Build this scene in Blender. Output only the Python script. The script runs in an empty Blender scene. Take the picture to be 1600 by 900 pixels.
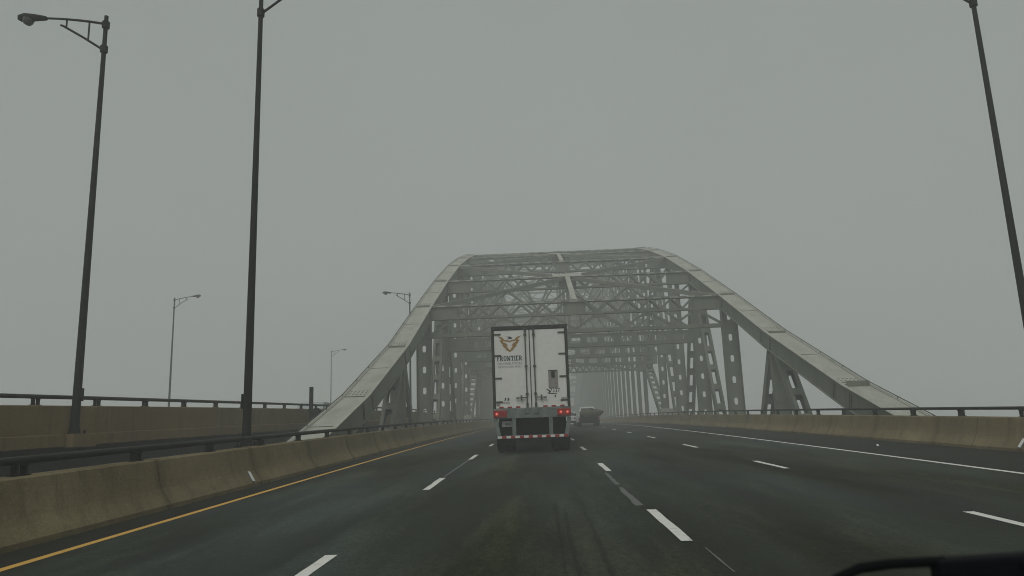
import bpy, math, random
from math import radians, sin, cos, pi, sqrt
from mathutils import Vector, Matrix
random.seed(7)
SC = bpy.context.scene
COL = SC.collection

# ------------------------------------------------------------------ camera
CAM_H = 1.41
cd = bpy.data.cameras.new('camera')
cam = bpy.data.objects.new('camera', cd); COL.objects.link(cam); SC.camera = cam
cd.sensor_width = 36.0; cd.lens = 1155.0 / 1600.0 * 36.0
cd.clip_start = 0.05; cd.clip_end = 3000
cam.matrix_world = (Matrix.Translation((0, 0, CAM_H)) @ Matrix.Rotation(radians(1.8805), 4, 'Z')
                    @ Matrix.Rotation(radians(90 + 11.0346), 4, 'X') @ Matrix.Rotation(radians(-2.0), 4, 'Z'))
cd.dof.use_dof = True; cd.dof.focus_distance = 30.0; cd.dof.aperture_fstop = 4.5

# ------------------------------------------------------------------ world, sun, exposure
SUN_EL, SUN_AZ = radians(58), radians(200)
w = bpy.data.worlds.new('World'); SC.world = w; w.use_nodes = True
nt = w.node_tree; nt.nodes.clear()
out = nt.nodes.new('ShaderNodeOutputWorld'); bg = nt.nodes.new('ShaderNodeBackground')
sky = nt.nodes.new('ShaderNodeTexSky'); sky.sky_type = 'NISHITA'; sky.sun_disc = False
sky.sun_elevation = SUN_EL; sky.sun_rotation = SUN_AZ; sky.air_density = 1.0; sky.dust_density = 6.0; sky.ozone_density = 1.0
hs = nt.nodes.new('ShaderNodeHueSaturation'); hs.inputs['Saturation'].default_value = 0.12
mx = nt.nodes.new('ShaderNodeMixRGB'); mx.inputs['Fac'].default_value = 0.78      # overcast: the cloud layer evens the sky out
cl_noise = nt.nodes.new('ShaderNodeTexNoise'); cl_noise.inputs['Scale'].default_value = 1.6; cl_noise.inputs['Detail'].default_value = 3
tc = nt.nodes.new('ShaderNodeTexCoord')
ramp = nt.nodes.new('ShaderNodeValToRGB')
ramp.color_ramp.elements[0].position = 0.25; ramp.color_ramp.elements[0].color = (2.72, 3.02, 2.92, 1)
ramp.color_ramp.elements[1].position = 0.8; ramp.color_ramp.elements[1].color = (3.25, 3.62, 3.36, 1)
nt.links.new(tc.outputs['Generated'], cl_noise.inputs['Vector'])
nt.links.new(cl_noise.outputs['Fac'], ramp.inputs['Fac'])
nt.links.new(sky.outputs['Color'], hs.inputs['Color'])
nt.links.new(hs.outputs['Color'], mx.inputs['Color1']); nt.links.new(ramp.outputs['Color'], mx.inputs['Color2'])
nt.links.new(mx.outputs['Color'], bg.inputs['Color']); bg.inputs['Strength'].default_value = 0.10
nt.links.new(bg.outputs['Background'], out.inputs['Surface'])
sl = bpy.data.lights.new('sun', 'SUN'); sl.energy = 0.85; sl.angle = radians(25); sl.color = (1.0, 0.97, 0.92)
so = bpy.data.objects.new('sun', sl); COL.objects.link(so)
so.rotation_euler = (pi / 2 - SUN_EL, 0, pi - SUN_AZ)
SC.view_settings.view_transform = 'Standard'; SC.view_settings.look = 'None'
SC.view_settings.gamma = 1.0; SC.view_settings.exposure = 0.0; SC.view_settings.use_curve_mapping = False
SC.render.engine = 'CYCLES'
SC.cycles.use_denoising = True; SC.cycles.filter_width = 1.0
SC.cycles.max_bounces = 10; SC.cycles.diffuse_bounces = 3; SC.cycles.glossy_bounces = 3
SC.cycles.volume_bounces = 8; SC.cycles.transmission_bounces = 4
HAZE_DENSITY = 0.0052
HAZE_COLOR = (0.982, 1.0, 0.986)

# ------------------------------------------------------------------ materials
def new_mat(name):
    m = bpy.data.materials.new(name); m.use_nodes = True
    return m, m.node_tree, m.node_tree.nodes['Principled BSDF']
def nd(t, kind, **kw):
    n = t.nodes.new(kind)
    for k, v in kw.items():
        if k in n.inputs: n.inputs[k].default_value = v
        else: setattr(n, k, v)
    return n
def noise(t, scale, detail=4, rough=0.55, stretch=(1, 1, 1), coord='Object'):
    c = t.nodes.new('ShaderNodeTexCoord'); mp = t.nodes.new('ShaderNodeMapping')
    mp.inputs['Scale'].default_value = stretch
    n = nd(t, 'ShaderNodeTexNoise', Scale=scale, Detail=detail, Roughness=rough)
    t.links.new(c.outputs[coord], mp.inputs['Vector']); t.links.new(mp.outputs['Vector'], n.inputs['Vector'])
    return n.outputs['Fac']
def cramp(t, fac, stops):
    r = t.nodes.new('ShaderNodeValToRGB')
    while len(r.color_ramp.elements) < len(stops): r.color_ramp.elements.new(0.5)
    for e, (p, c) in zip(r.color_ramp.elements, stops):
        e.position = p; e.color = (*c, 1) if len(c) == 3 else c
    t.links.new(fac, r.inputs['Fac']); return r.outputs['Color']
def mixc(t, fac, a, b, mode='MIX'):
    m = t.nodes.new('ShaderNodeMixRGB'); m.blend_type = mode
    for s, v in (('Fac', fac), ('Color1', a), ('Color2', b)):
        if isinstance(v, (int, float)): m.inputs[s].default_value = v
        elif isinstance(v, tuple): m.inputs[s].default_value = (*v, 1)
        else: t.links.new(v, m.inputs[s])
    return m.outputs['Color']
def bump(t, p, h, strength=0.3, dist=0.02):
    b = nd(t, 'ShaderNodeBump', Strength=strength, Distance=dist)
    t.links.new(h, b.inputs['Height']); t.links.new(b.outputs['Normal'], p.inputs['Normal'])

def weathered(name, base, dark, light, scale=1.2, streak=(1, 1, 0.15), rough=0.8, bumps=0.15, metal=0.0, spec=0.3, amount=0.6):
    m, t, p = new_mat(name)
    a = noise(t, scale, 6, 0.65, streak); b = noise(t, scale * 9, 4, 0.7)
    c = cramp(t, a, [(0.3, dark), (0.52, base), (0.78, light)])
    c2 = cramp(t, b, [(0.3, tuple(x * 0.75 for x in base)), (0.6, base), (0.85, light)])
    t.links.new(mixc(t, amount, c2, c), p.inputs['Base Color'])
    p.inputs['Roughness'].default_value = rough; p.inputs['Metallic'].default_value = metal
    p.inputs['Specular IOR Level'].default_value = spec
    if bumps: bump(t, p, b, bumps, 0.01)
    return m
def plain(name, col, rough=0.5, metal=0.0, spec=0.4, var=0.25, scale=6):
    m, t, p = new_mat(name)
    n = noise(t, scale, 5, 0.6)
    t.links.new(cramp(t, n, [(0.3, tuple(x * (1 - var) for x in col)), (0.7, tuple(min(1, x * (1 + var * 0.5)) for x in col))]), p.inputs['Base Color'])
    p.inputs['Roughness'].default_value = rough; p.inputs['Metallic'].default_value = metal
    p.inputs['Specular IOR Level'].default_value = spec
    return m
def glow(name, col, strength):
    m, t, p = new_mat(name)
    p.inputs['Base Color'].default_value = (*col, 1); p.inputs['Emission Color'].default_value = (*col, 1)
    p.inputs['Emission Strength'].default_value = strength
    return m

def asphalt_mat(name='asphalt', k=1.0):
    m, t, p = new_mat(name)
    g = lambda v: (v, v, v)
    fine = noise(t, 48, 6, 0.8); mid = noise(t, 0.9, 7, 0.7, (1, 0.14, 1)); big = noise(t, 0.17, 4, 0.55, (1.6, 0.35, 1)); grit = noise(t, 14, 5, 0.75, (1, 0.6, 1))
    c = cramp(t, big, [(0.36, tuple(x * k for x in (0.024, 0.028, 0.014))), (0.5, tuple(x * k for x in (0.024, 0.029, 0.019))), (0.64, tuple(x * k for x in (0.024, 0.034, 0.029)))])
    c = mixc(t, 1.0, c, cramp(t, mid, [(0.36, g(0.42)), (0.5, g(0.95)), (0.64, g(1.9))]), 'MULTIPLY')
    c = mixc(t, 1.0, c, cramp(t, grit, [(0.35, g(0.7)), (0.65, g(1.35))]), 'MULTIPLY')
    c = mixc(t, 1.0, c, cramp(t, fine, [(0.36, g(0.35)), (0.64, g(1.8))]), 'MULTIPLY')
    # wheel paths: worn, slightly paler bands along every lane; oil-dark band at lane middle
    co = t.nodes.new('ShaderNodeTexCoord'); sx = t.nodes.new('ShaderNodeSeparateXYZ'); t.links.new(co.outputs['Object'], sx.inputs[0])
    wob = noise(t, 0.25, 2)
    def math1(op, a, b=None):
        n = t.nodes.new('ShaderNodeMath'); n.operation = op
        for i, v in enumerate((a, b)):
            if v is None: continue
            if isinstance(v, (int, float)): n.inputs[i].default_value = v
            else: t.links.new(v, n.inputs[i])
        return n.outputs[0]
    xx = math1('ADD', math1('MULTIPLY', math1('ADD', sx.outputs['X'], 2.2), 2 * pi / 1.83), math1('MULTIPLY', wob, 1.6))
    band = math1('MULTIPLY_ADD', math1('COSINE', xx), -0.5); 
    t.nodes[-1].inputs[2].default_value = 0.5
    c = mixc(t, math1('MULTIPLY', band, 0.22), c, (0.036 * k, 0.042 * k, 0.033 * k))
    # stains and drips with a shape of their own
    st = noise(t, 0.45, 6, 0.75, (1.3, 0.5, 1))
    c = mixc(t, cramp(t, st, [(0.60, (0, 0, 0)), (0.72, (0.35, 0.35, 0.35))]), c, (0.012, 0.014, 0.010))
    t.links.new(c, p.inputs['Base Color'])
    t.links.new(cramp(t, mid, [(0.3, (0.62, 0.62, 0.62)), (0.8, (0.82, 0.82, 0.82))]), p.inputs['Roughness'])
    t.links.new(cramp(t, big, [(0.4, g(0.03)), (0.62, g(0.20))]), p.inputs['Specular IOR Level'])
    bump(t, p, fine, 0.35, 0.006)
    return m
def shoulder_mat():
    return weathered('shoulder_asphalt', (0.019, 0.020, 0.015), (0.012, 0.013, 0.010), (0.028, 0.029, 0.022), 0.8, (1, 0.15, 1), 0.9, 0.3, spec=0.2)
def concrete_mat(name, base, dark, light, joint=None):
    m, t, p = new_mat(name)
    streak = noise(t, 2.2, 7, 0.75, (1.0, 1.0, 0.07)); blotch = noise(t, 0.8, 7, 0.72, (1, 0.6, 1.3)); fine = noise(t, 30, 6, 0.75)
    wide = noise(t, 0.23, 3, 0.5); pit = noise(t, 9, 5, 0.7)
    c = cramp(t, blotch, [(0.32, dark), (0.5, base), (0.68, light)])
    c = mixc(t, cramp(t, wide, [(0.38, (0, 0, 0)), (0.66, (0.55, 0.55, 0.55))]), c, tuple(x * 0.8 for x in dark))
    c = mixc(t, cramp(t, streak, [(0.50, (0, 0, 0)), (0.66, (0.75, 0.75, 0.75))]), c, tuple(x * 0.50 for x in dark))
    c = mixc(t, cramp(t, pit, [(0.60, (0, 0, 0)), (0.72, (0.5, 0.5, 0.5))]), c, tuple(min(1, x * 1.25) for x in light))
    if joint:      # water stains bleeding from the joints between the cast lengths
        co = t.nodes.new('ShaderNodeTexCoord'); sx = t.nodes.new('ShaderNodeSeparateXYZ'); t.links.new(co.outputs['Object'], sx.inputs[0])
        ma = nd(t, 'ShaderNodeMath', operation='MULTIPLY_ADD'); t.links.new(sx.outputs['Y'], ma.inputs[0]); ma.inputs[1].default_value = 1 / joint[1]; ma.inputs[2].default_value = 0.5 - joint[0] / joint[1] + 40
        fr = nd(t, 'ShaderNodeMath', operation='FRACT'); t.links.new(ma.outputs[0], fr.inputs[0])
        wb = nd(t, 'ShaderNodeMath', operation='MULTIPLY_ADD'); t.links.new(streak, wb.inputs[0]); wb.inputs[1].default_value = 0.10; t.links.new(fr.outputs[0], wb.inputs[2])
        st = cramp(t, wb.outputs[0], [(0.49, (0, 0, 0)), (0.535, (0.7, 0.7, 0.7)), (0.55, (0.95, 0.95, 0.95)), (0.565, (0.55, 0.55, 0.55)), (0.63, (0, 0, 0))])
        c = mixc(t, st, c, tuple(x * 0.42 for x in dark))
    c = mixc(t, 0.35, c, cramp(t, fine, [(0.3, tuple(x * 0.6 for x in base)), (0.7, tuple(x * 1.25 for x in light))]))
    t.links.new(c, p.inputs['Base Color']); p.inputs['Roughness'].default_value = 0.92
    p.inputs['Specular IOR Level'].default_value = 0.15
    bump(t, p, fine, 0.5, 0.012)
    return m
def paint_mat(name, col, worn):
    m, t, p = new_mat(name)
    n = noise(t, 7, 6, 0.75); f = noise(t, 60, 3, 0.7)
    c = mixc(t, cramp(t, n, [(0.55, (0, 0, 0)), (0.70, (0.8, 0.8, 0.8))]), col, worn)
    c = mixc(t, cramp(t, f, [(0.6, (0, 0, 0)), (0.75, (0.5, 0.5, 0.5))]), c, worn)
    t.links.new(c, p.inputs['Base Color']); p.inputs['Roughness'].default_value = 0.75
    return m

M = {}
M['asphalt'] = asphalt_mat()
M['shoulder'] = shoulder_mat()
M['white_line'] = paint_mat('white_line_paint', (0.70, 0.70, 0.65), (0.30, 0.30, 0.27))
M['faded_line'] = paint_mat('faded_line_paint', (0.12, 0.125, 0.115), (0.04, 0.044, 0.038))
M['yellow_line'] = paint_mat('yellow_line_paint', (0.62, 0.36, 0.07), (0.34, 0.22, 0.07))
M['tyre_mark'] = asphalt_mat('tyre_rubber_mark', 0.74)
CONC = ((0.192, 0.155, 0.082), (0.118, 0.092, 0.047), (0.315, 0.262, 0.155))
M['concrete'] = concrete_mat('barrier_concrete', *CONC, joint=(12.45, 4.05))
M['concrete_right'] = concrete_mat('right_barrier_concrete', *CONC, joint=(18.5, 4.05))
M['far_concrete'] = concrete_mat('parapet_concrete', (0.200, 0.150, 0.074), (0.150, 0.110, 0.053), (0.245, 0.190, 0.100))
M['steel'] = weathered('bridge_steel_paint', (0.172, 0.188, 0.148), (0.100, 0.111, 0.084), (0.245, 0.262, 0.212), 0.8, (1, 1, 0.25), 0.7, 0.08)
M['steel_top'] = weathered('pale_lit_steel_paint', (0.385, 0.39, 0.335), (0.25, 0.252, 0.205), (0.47, 0.475, 0.415), 1.6, (1, 0.4, 0.4), 0.75, 0.05)  # paler steel copy with skylight on top faces painted in; also for pale housings
M['steel_dark'] = plain('girder_steel_dark', (0.05, 0.055, 0.05), 0.8)
M['rail'] = weathered('rail_steel', (0.026, 0.027, 0.021), (0.013, 0.013, 0.010), (0.055, 0.055, 0.046), 1.5, (1, 1, 1), 0.65, 0.05, 0.1, 0.2)
M['pole'] = weathered('lamp_pole_steel', (0.013, 0.014, 0.010), (0.006, 0.007, 0.005), (0.034, 0.037, 0.026), 1.4, (1, 1, 0.2), 0.7, 0.05, 0.1, 0.2)
M['lens'] = plain('lamp_lens', (0.10, 0.11, 0.10), 0.25)
M['water'] = plain('river_water', (0.10, 0.115, 0.11), 0.3, var=0.2, scale=0.05)
M['white'] = weathered('trailer_white_paint', (0.82, 0.82, 0.77), (0.72, 0.72, 0.67), (0.85, 0.85, 0.81), 0.7, (1, 1, 0.3), 0.45, 0.0, amount=0.72)
M['white2'] = plain('car_white_paint', (0.74, 0.75, 0.74), 0.3, var=0.06)
M['silver'] = plain('van_silver_paint', (0.30, 0.36, 0.37), 0.35, var=0.08)
M['black'] = plain('black_plastic', (0.005, 0.006, 0.008), 0.8, spec=0.1)
M['rubber'] = plain('tyre_rubber', (0.007, 0.008, 0.009), 0.9, spec=0.06)
M['frame'] = plain('door_frame_dark', (0.045, 0.05, 0.04), 0.55, 0.2)
M['galv'] = weathered('galvanised_steel', (0.20, 0.23, 0.215), (0.10, 0.12, 0.11), (0.40, 0.43, 0.41), 3, (1, 1, 1), 0.5, 0.05, 0.4)
M['rod'] = plain('lock_rod_steel', (0.10, 0.11, 0.095), 0.5, 0.4)
M['alloy'] = plain('wheel_alloy', (0.38, 0.39, 0.39), 0.4, 0.7)
M['glass'] = plain('vehicle_glass', (0.03, 0.035, 0.036), 0.08, spec=0.8, var=0.05)
M['red_tape'] = plain('red_reflective_tape', (0.36, 0.018, 0.022), 0.4)
M['white_tape'] = plain('white_reflective_tape', (0.78, 0.76, 0.74), 0.4, var=0.06)
M['red_lens'] = plain('red_lamp_housing', (0.34, 0.035, 0.03), 0.35)
M['red_glow'] = glow('lit_tail_lamp', (0.8, 0.05, 0.035), 0.16)
M['hot_glow'] = glow('lit_lamp_core', (1.0, 0.36, 0.28), 0.42)
M['gold'] = plain('gold_decal', (0.36, 0.20, 0.045), 0.5, var=0.25, scale=5)
M['ink'] = plain('navy_lettering', (0.030, 0.045, 0.065), 0.5)
M['grey_ink'] = plain('grey_lettering', (0.34, 0.355, 0.35), 0.5)
M['pouch'] = plain('placard_holder_grey', (0.30, 0.275, 0.265), 0.6)
M['plate'] = plain('number_plate', (0.45, 0.47, 0.47), 0.5)
M['tarp'] = weathered('tarpaulin', (0.15, 0.125, 0.080), (0.03, 0.025, 0.016), (0.34, 0.30, 0.22), 2.2, (1, 1, 1), 0.85, 0.3)
M['litter'] = plain('paper_litter', (0.8, 0.78, 0.74), 0.8)

# ------------------------------------------------------------------ mesh helpers
class MB:
    def __init__(s): s.v = []; s.f = []; s.mi = []; s.sm = []
    def add(s, vs, fs, mi=0, smooth=False):
        o = len(s.v); s.v += [tuple(v) for v in vs]
        for f in fs: s.f.append(tuple(o + i for i in f)); s.mi.append(mi); s.sm.append(smooth)
        return s
    def box(s, c, d, mi=0, R=None):
        x, y, z = (k / 2 for k in d); P = [Vector((a * x, b * y, e * z)) for a in (-1, 1) for b in (-1, 1) for e in (-1, 1)]
        if R is not None: P = [R @ p for p in P]
        c = Vector(c)
        return s.add([p + c for p in P], [(0, 1, 3, 2), (4, 6, 7, 5), (0, 4, 5, 1), (2, 3, 7, 6), (0, 2, 6, 4), (1, 5, 7, 3)], mi)
    def frame(s, p0, p1, up=(0, 0, 1)):
        p0, p1 = Vector(p0), Vector(p1); a = (p1 - p0); L = a.length; a = a / L
        u = Vector(up); side = a.cross(u)
        if side.length < 1e-4: side = a.cross(Vector((0, 1, 0)))
        side.normalize(); n = side.cross(a).normalized()
        return p0, a, side, n, L
    def bar(s, p0, p1, wd, ht, mi=0, up=(0, 0, 1), off=(0, 0)):
        p0, a, sd, n, L = s.frame(p0, p1, up)
        p0 = p0 + sd * off[0] + n * off[1]
        vs = [p0 + a * (L * t) + sd * (x * wd / 2) + n * (y * ht / 2) for t in (0, 1) for x, y in ((-1, -1), (1, -1), (1, 1), (-1, 1))]
        return s.add(vs, [(3, 2, 1, 0), (4, 5, 6, 7), (0, 1, 5, 4), (1, 2, 6, 5), (2, 3, 7, 6), (3, 0, 4, 7)], mi)
    def tube(s, pts, r, n=10, mi=0, cap=True, smooth=True, squash=1.0):
        pts = [Vector(p) for p in pts]; rs = r if isinstance(r, (list, tuple)) else [r] * len(pts)
        vs = []; last = None
        for i, p in enumerate(pts):
            d = (pts[min(i + 1, len(pts) - 1)] - pts[max(i - 1, 0)]).normalized()
            if last is None:
                u = Vector((0, 0, 1)) if abs(d.z) < 0.9 else Vector((1, 0, 0))
                u = (u - d * u.dot(d)).normalized()
            else: u = (last - d * last.dot(d)).normalized()
            last = u; b = d.cross(u)
            for k in range(n):
                a = 2 * pi * k / n; vs.append(p + (u * cos(a) * squash + b * sin(a)) * rs[i])
        fs = [(i * n + k, i * n + (k + 1) % n, (i + 1) * n + (k + 1) % n, (i + 1) * n + k) for i in range(len(pts) - 1) for k in range(n)]
        s.add(vs, fs, mi, smooth)
        if cap:
            o = len(pts) - 1
            s.add(vs[:n], [tuple(reversed(range(n)))], mi); s.add(vs[o * n:], [tuple(range(n))], mi)
        return s
    def sweep(s, prof, frames, mi=0, cap=True):
        # prof: list of (a,b) ; frames: list of functions or (origin, ea, eb)
        n = len(prof); vs = []
        for o, ea, eb in frames:
            for a, b in prof: vs.append(Vector(o) + Vector(ea) * a + Vector(eb) * b)
        fs = [(i * n + k, i * n + (k + 1) % n, (i + 1) * n + (k + 1) % n, (i + 1) * n + k) for i in range(len(frames) - 1) for k in range(n)]
        s.add(vs, fs, mi)
        if cap:
            s.add(vs[:n], [tuple(reversed(range(n)))], mi); s.add(vs[-n:], [tuple(range(n))], mi)
        return s
    def prism(s, poly, o, ea, eb, depth, mi=0):
        o, ea, eb = Vector(o), Vector(ea), Vector(eb); nrm = ea.cross(eb).normalized()
        n = len(poly); A = [o + ea * a + eb * b for a, b in poly]; B = [p + nrm * depth for p in A]
        fs = [tuple(range(n))[::-1], tuple(range(n, 2 * n))] + [(k, (k + 1) % n, n + (k + 1) % n, n + k) for k in range(n)]
        return s.add(A + B, fs, mi)
    def holed_plate(s, p0, p1, width, thick, hw, hh, first, step, count, side=(1, 0, 0), mi=0, e=4.0):
        """flat plate from p0 to p1 with slots cut right through"""
        p0, p1 = Vector(p0), Vector(p1); a = (p1 - p0); L = a.length; a /= L
        sd = Vector(side); sd = (sd - a * sd.dot(a)).normalized(); n = a.cross(sd)
        cells = []; pos = 0.0
        for i in range(count):
            c = first + i * step
            if c + step * 0.45 > L: break
            h = min(step * 0.42, hh / 2 + 0.25); cells.append((pos, c - h, None)); cells.append((c - h, c + h, c)); pos = c + h
        cells.append((pos, L, None))
        W = width / 2
        for lo, hi, c in cells:
            if hi - lo < 1e-3: continue
            if c is None:
                Q = [(-W, lo), (W, lo), (W, hi), (-W, hi)]
                vs = [p0 + sd * x + a * y + n * z for z in (-thick / 2, thick / 2) for x, y in Q]
                s.add(vs, [(3, 2, 1, 0), (4, 5, 6, 7), (1, 2, 6, 5), (3, 0, 4, 7)], mi); continue
            hlf = (hi - lo) / 2
            angs = sorted(set([round(k * pi / 8, 5) for k in range(16)] + [round(q % (2 * pi), 5) for q in (math.atan2(hlf, W), math.atan2(hlf, -W), math.atan2(-hlf, -W), math.atan2(-hlf, W))]))
            inn, outr = [], []
            for g in angs:
                cx, cy = cos(g), sin(g)
                rr = 1.0 / ((abs(cx) / (hw / 2)) ** e + (abs(cy) / (hh / 2)) ** e) ** (1 / e)
                inn.append((rr * cx, c + rr * cy))
                k = min(W / abs(cx) if abs(cx) > 1e-6 else 1e9, hlf / abs(cy) if abs(cy) > 1e-6 else 1e9)
                outr.append((k * cx, c + k * cy))
            m = len(angs); vs = []
            for z in (-thick / 2, thick / 2):
                vs += [p0 + sd * x + a * y + n * z for x, y in inn]; vs += [p0 + sd * x + a * y + n * z for x, y in outr]
            fs = []
            for k in range(m):
                j = (k + 1) % m
                fs += [(k, j, m + j, m + k), (2 * m + j, 2 * m + k, 3 * m + k, 3 * m + j), (k, 2 * m + k, 2 * m + j, j)]
            s.add(vs, fs, mi)
        return s
    def build(s, name, mats, parent=None, bevel=0.0, smooth=None):
        if not isinstance(mats, (list, tuple)): mats = [mats]
        me = bpy.data.meshes.new(name)
        off = Vector((0, 0, 0)); q = parent
        while q is not None: off += q.location; q = q.parent
        me.from_pydata([tuple(Vector(v) - off) for v in s.v], [], s.f)
        me.polygons.foreach_set('material_index', s.mi)
        me.polygons.foreach_set('use_smooth', s.sm if smooth is None else [smooth] * len(s.f))
        for m in mats: me.materials.append(m)
        me.update()
        o = bpy.data.objects.new(name, me); COL.objects.link(o)
        if parent is not None: o.parent = parent
        if bevel:
            b = o.modifiers.new('bevel', 'BEVEL'); b.width = bevel; b.segments = 2; b.limit_method = 'ANGLE'; b.angle_limit = radians(40)
        return o
def tag(o, label=None, cat=None, group=None, kind=None):
    for k, v in (('label', label), ('category', cat), ('group', group), ('kind', kind)):
        if v: o[k] = v
    return o
def empty(name, loc=(0, 0, 0)):
    o = bpy.data.objects.new(name, None); COL.objects.link(o); o.location = loc; o.empty_display_size = 0.3; return o
def copy_tree(o, parent=None):
    c = o.copy(); COL.objects.link(c)
    if parent is not None: c.parent = parent
    for ch in list(o.children): copy_tree(ch, c)
    return c
def letters(txt, size, mat, name, parent, center, squeeze=1.0, depth=0.004, serif=False, wide=None):
    """text as a mesh on the plane facing -Y, centred at center"""
    cu = bpy.data.curves.new('lettering', 'FONT'); cu.body = txt; cu.size = size; cu.align_x = 'CENTER'; cu.align_y = 'CENTER'; cu.extrude = depth / 2
    ob = bpy.data.objects.new('lettering', cu); COL.objects.link(ob)
    dg = bpy.context.evaluated_depsgraph_get(); me = bpy.data.meshes.new_from_object(ob.evaluated_get(dg))
    bpy.data.objects.remove(ob)
    if wide:
        xs = [v.co.x for v in me.vertices]; squeeze = wide / (max(xs) - min(xs))
    off = Vector((0, 0, 0)); q = parent
    while q is not None: off += q.location; q = q.parent
    for v in me.vertices:
        x, y, z = v.co; v.co = (center[0] + x * squeeze - off.x, center[1] - z - off.y, center[2] + y - off.z)
    me.materials.clear(); me.materials.append(mat)
    o = bpy.data.objects.new(name, me); COL.objects.link(o); o.parent = parent
    return o

def road(y): return 0.03 * y - 8.6e-5 * y * y
Y0, Y1 = -24.0, 440.0
def ys(a, b, st):
    n = max(1, int(math.ceil((b - a) / st))); return [a + (b - a) * i / n for i in range(n + 1)]
def strip(mb, x0, x1, y0, y1, dz, st=4.0, mi=0, jag=0.0):
    L = ys(y0, y1, st); vs = []
    for y in L:
        j = random.uniform(-jag, jag)
        vs += [(x0 + j, y, road(y) + dz), (x1 + random.uniform(-jag, jag), y, road(y) + dz)]
    return mb.add(vs, [(2 * i, 2 * i + 1, 2 * i + 3, 2 * i + 2) for i in range(len(L) - 1)], mi)
XF = [(1, 0, 0), (0, 0, 1)]
def along(prof, y0, y1, mb, st=4.0, dz=0.0, mi=0):
    return mb.sweep(prof, [((0, y, road(y) + dz), *XF) for y in ys(y0, y1, st)], mi)

# ------------------------------------------------------------------ setting: water, deck, road, markings
XL, XR = -6.18, 11.38                     # barrier toes
mb = MB(); G = 12
mb.add([(-400 + 800 * i / G, -90 + 800 * j / G, -17.0) for j in range(G + 1) for i in range(G + 1)],
       [(j * (G + 1) + i, j * (G + 1) + i + 1, (j + 1) * (G + 1) + i + 1, (j + 1) * (G + 1) + i) for j in range(G) for i in range(G)])
tag(mb.build('water', M['water']), kind='structure')
mb = MB(); along([(-6.75, -0.9), (11.95, -0.9), (11.95, -0.012), (-6.75, -0.012)], Y0, Y1, mb, 6)
for x in (-5.9, -2, 2, 6, 11.0): along([(x - .2, -2.4), (x + .2, -2.4), (x + .2, -0.91), (x - .2, -0.91)], Y0, Y1, mb, 8, mi=1)
tag(mb.build('bridge_deck', [M['far_concrete'], M['steel_dark']]), kind='structure')
mb = MB(); strip(mb, -5.52, 8.44, Y0, Y1, 0.0, 3); tag(mb.build('road', M['asphalt']), kind='structure')
mb = MB(); strip(mb, -6.3, -5.52, Y0, Y1, 0.0, 3); strip(mb, 8.44, 11.5, Y0, Y1, 0.0, 3)
tag(mb.build('road_shoulder', M['shoulder']), kind='structure')
# opposing carriageway, a metre higher, beyond the gap
OZ = 1.0
mb = MB(); strip(mb, -34.2, -12.1, Y0, Y1, OZ, 4); tag(mb.build('opposite_road', M['asphalt']), kind='structure')
mb = MB(); along([(-34.6, OZ - 1.0), (-12.35, OZ - 1.0), (-12.35, OZ - 0.02), (-34.6, OZ - 0.02)], Y0, Y1, mb, 6)
for x in (-12.6, -18, -24, -30, -34): along([(x - .2, -2.6), (x + .2, -2.6), (x + .2, OZ - 1.01), (x - .2, OZ - 1.01)], Y0, Y1, mb, 8, mi=1)
tag(mb.build('opposite_deck', [M['steel_dark'], M['steel_dark']]), kind='structure')

mb = MB()
def dash(x, y0, y1, wdt=0.15, mi=0):
    h = (y1 - y0) / 2 + y0
    strip(mb, x - wdt / 2, x + wdt / 2, y0, h, 0.005, 0.5, mi, 0.004); strip(mb, x - wdt / 2 - .012, x + wdt / 2 - .008, h, y1, 0.005, 0.5, mi, 0.004)
for x, first, per, ln in ((-2.20, 5.45, 8.72, 2.45), (1.46, 8.1, 8.95, 2.45), (5.12, 7.15, 9.05, 2.35)):
    k = -2
    while first + k * per < 300: dash(x, first + k * per, first + k * per + ln, 0.125); k += 1
strip(mb, 8.31, 8.44, Y0, Y1, 0.005, 2, 0, 0.006)
strip(mb, -2.24, -2.19, 16.9, 23.2, 0.0045, 1.0, 1, 0.006)
for a, b in ((11.0, 13.5), (14.0, 16.6)): strip(mb, 1.30, 1.39, a, b, 0.0045, 0.35, 1, 0.02)
strip(mb, 1.555, 1.575, 6.6, 7.7, 0.0045, 0.3, 1, 0.006)
tag(mb.build('lane_markings', [M['white_line'], M['faded_line']]), kind='structure')
mb = MB(); strip(mb, -5.55, -5.43, Y0, Y1, 0.005, 1.5, 0, 0.006); tag(mb.build('edge_line', M['yellow_line']), kind='structure')
mb = MB()
for x, a, b in ((0.13, 4.0, 11.6), (0.245, 4.0, 11.0), (0.53, 4.0, 11.5)): strip(mb, x, x + 0.05, a, b, 0.0035, 0.3, 0, 0.016)
tag(mb.build('tyre_marks', M['tyre_mark']), kind='structure')

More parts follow.
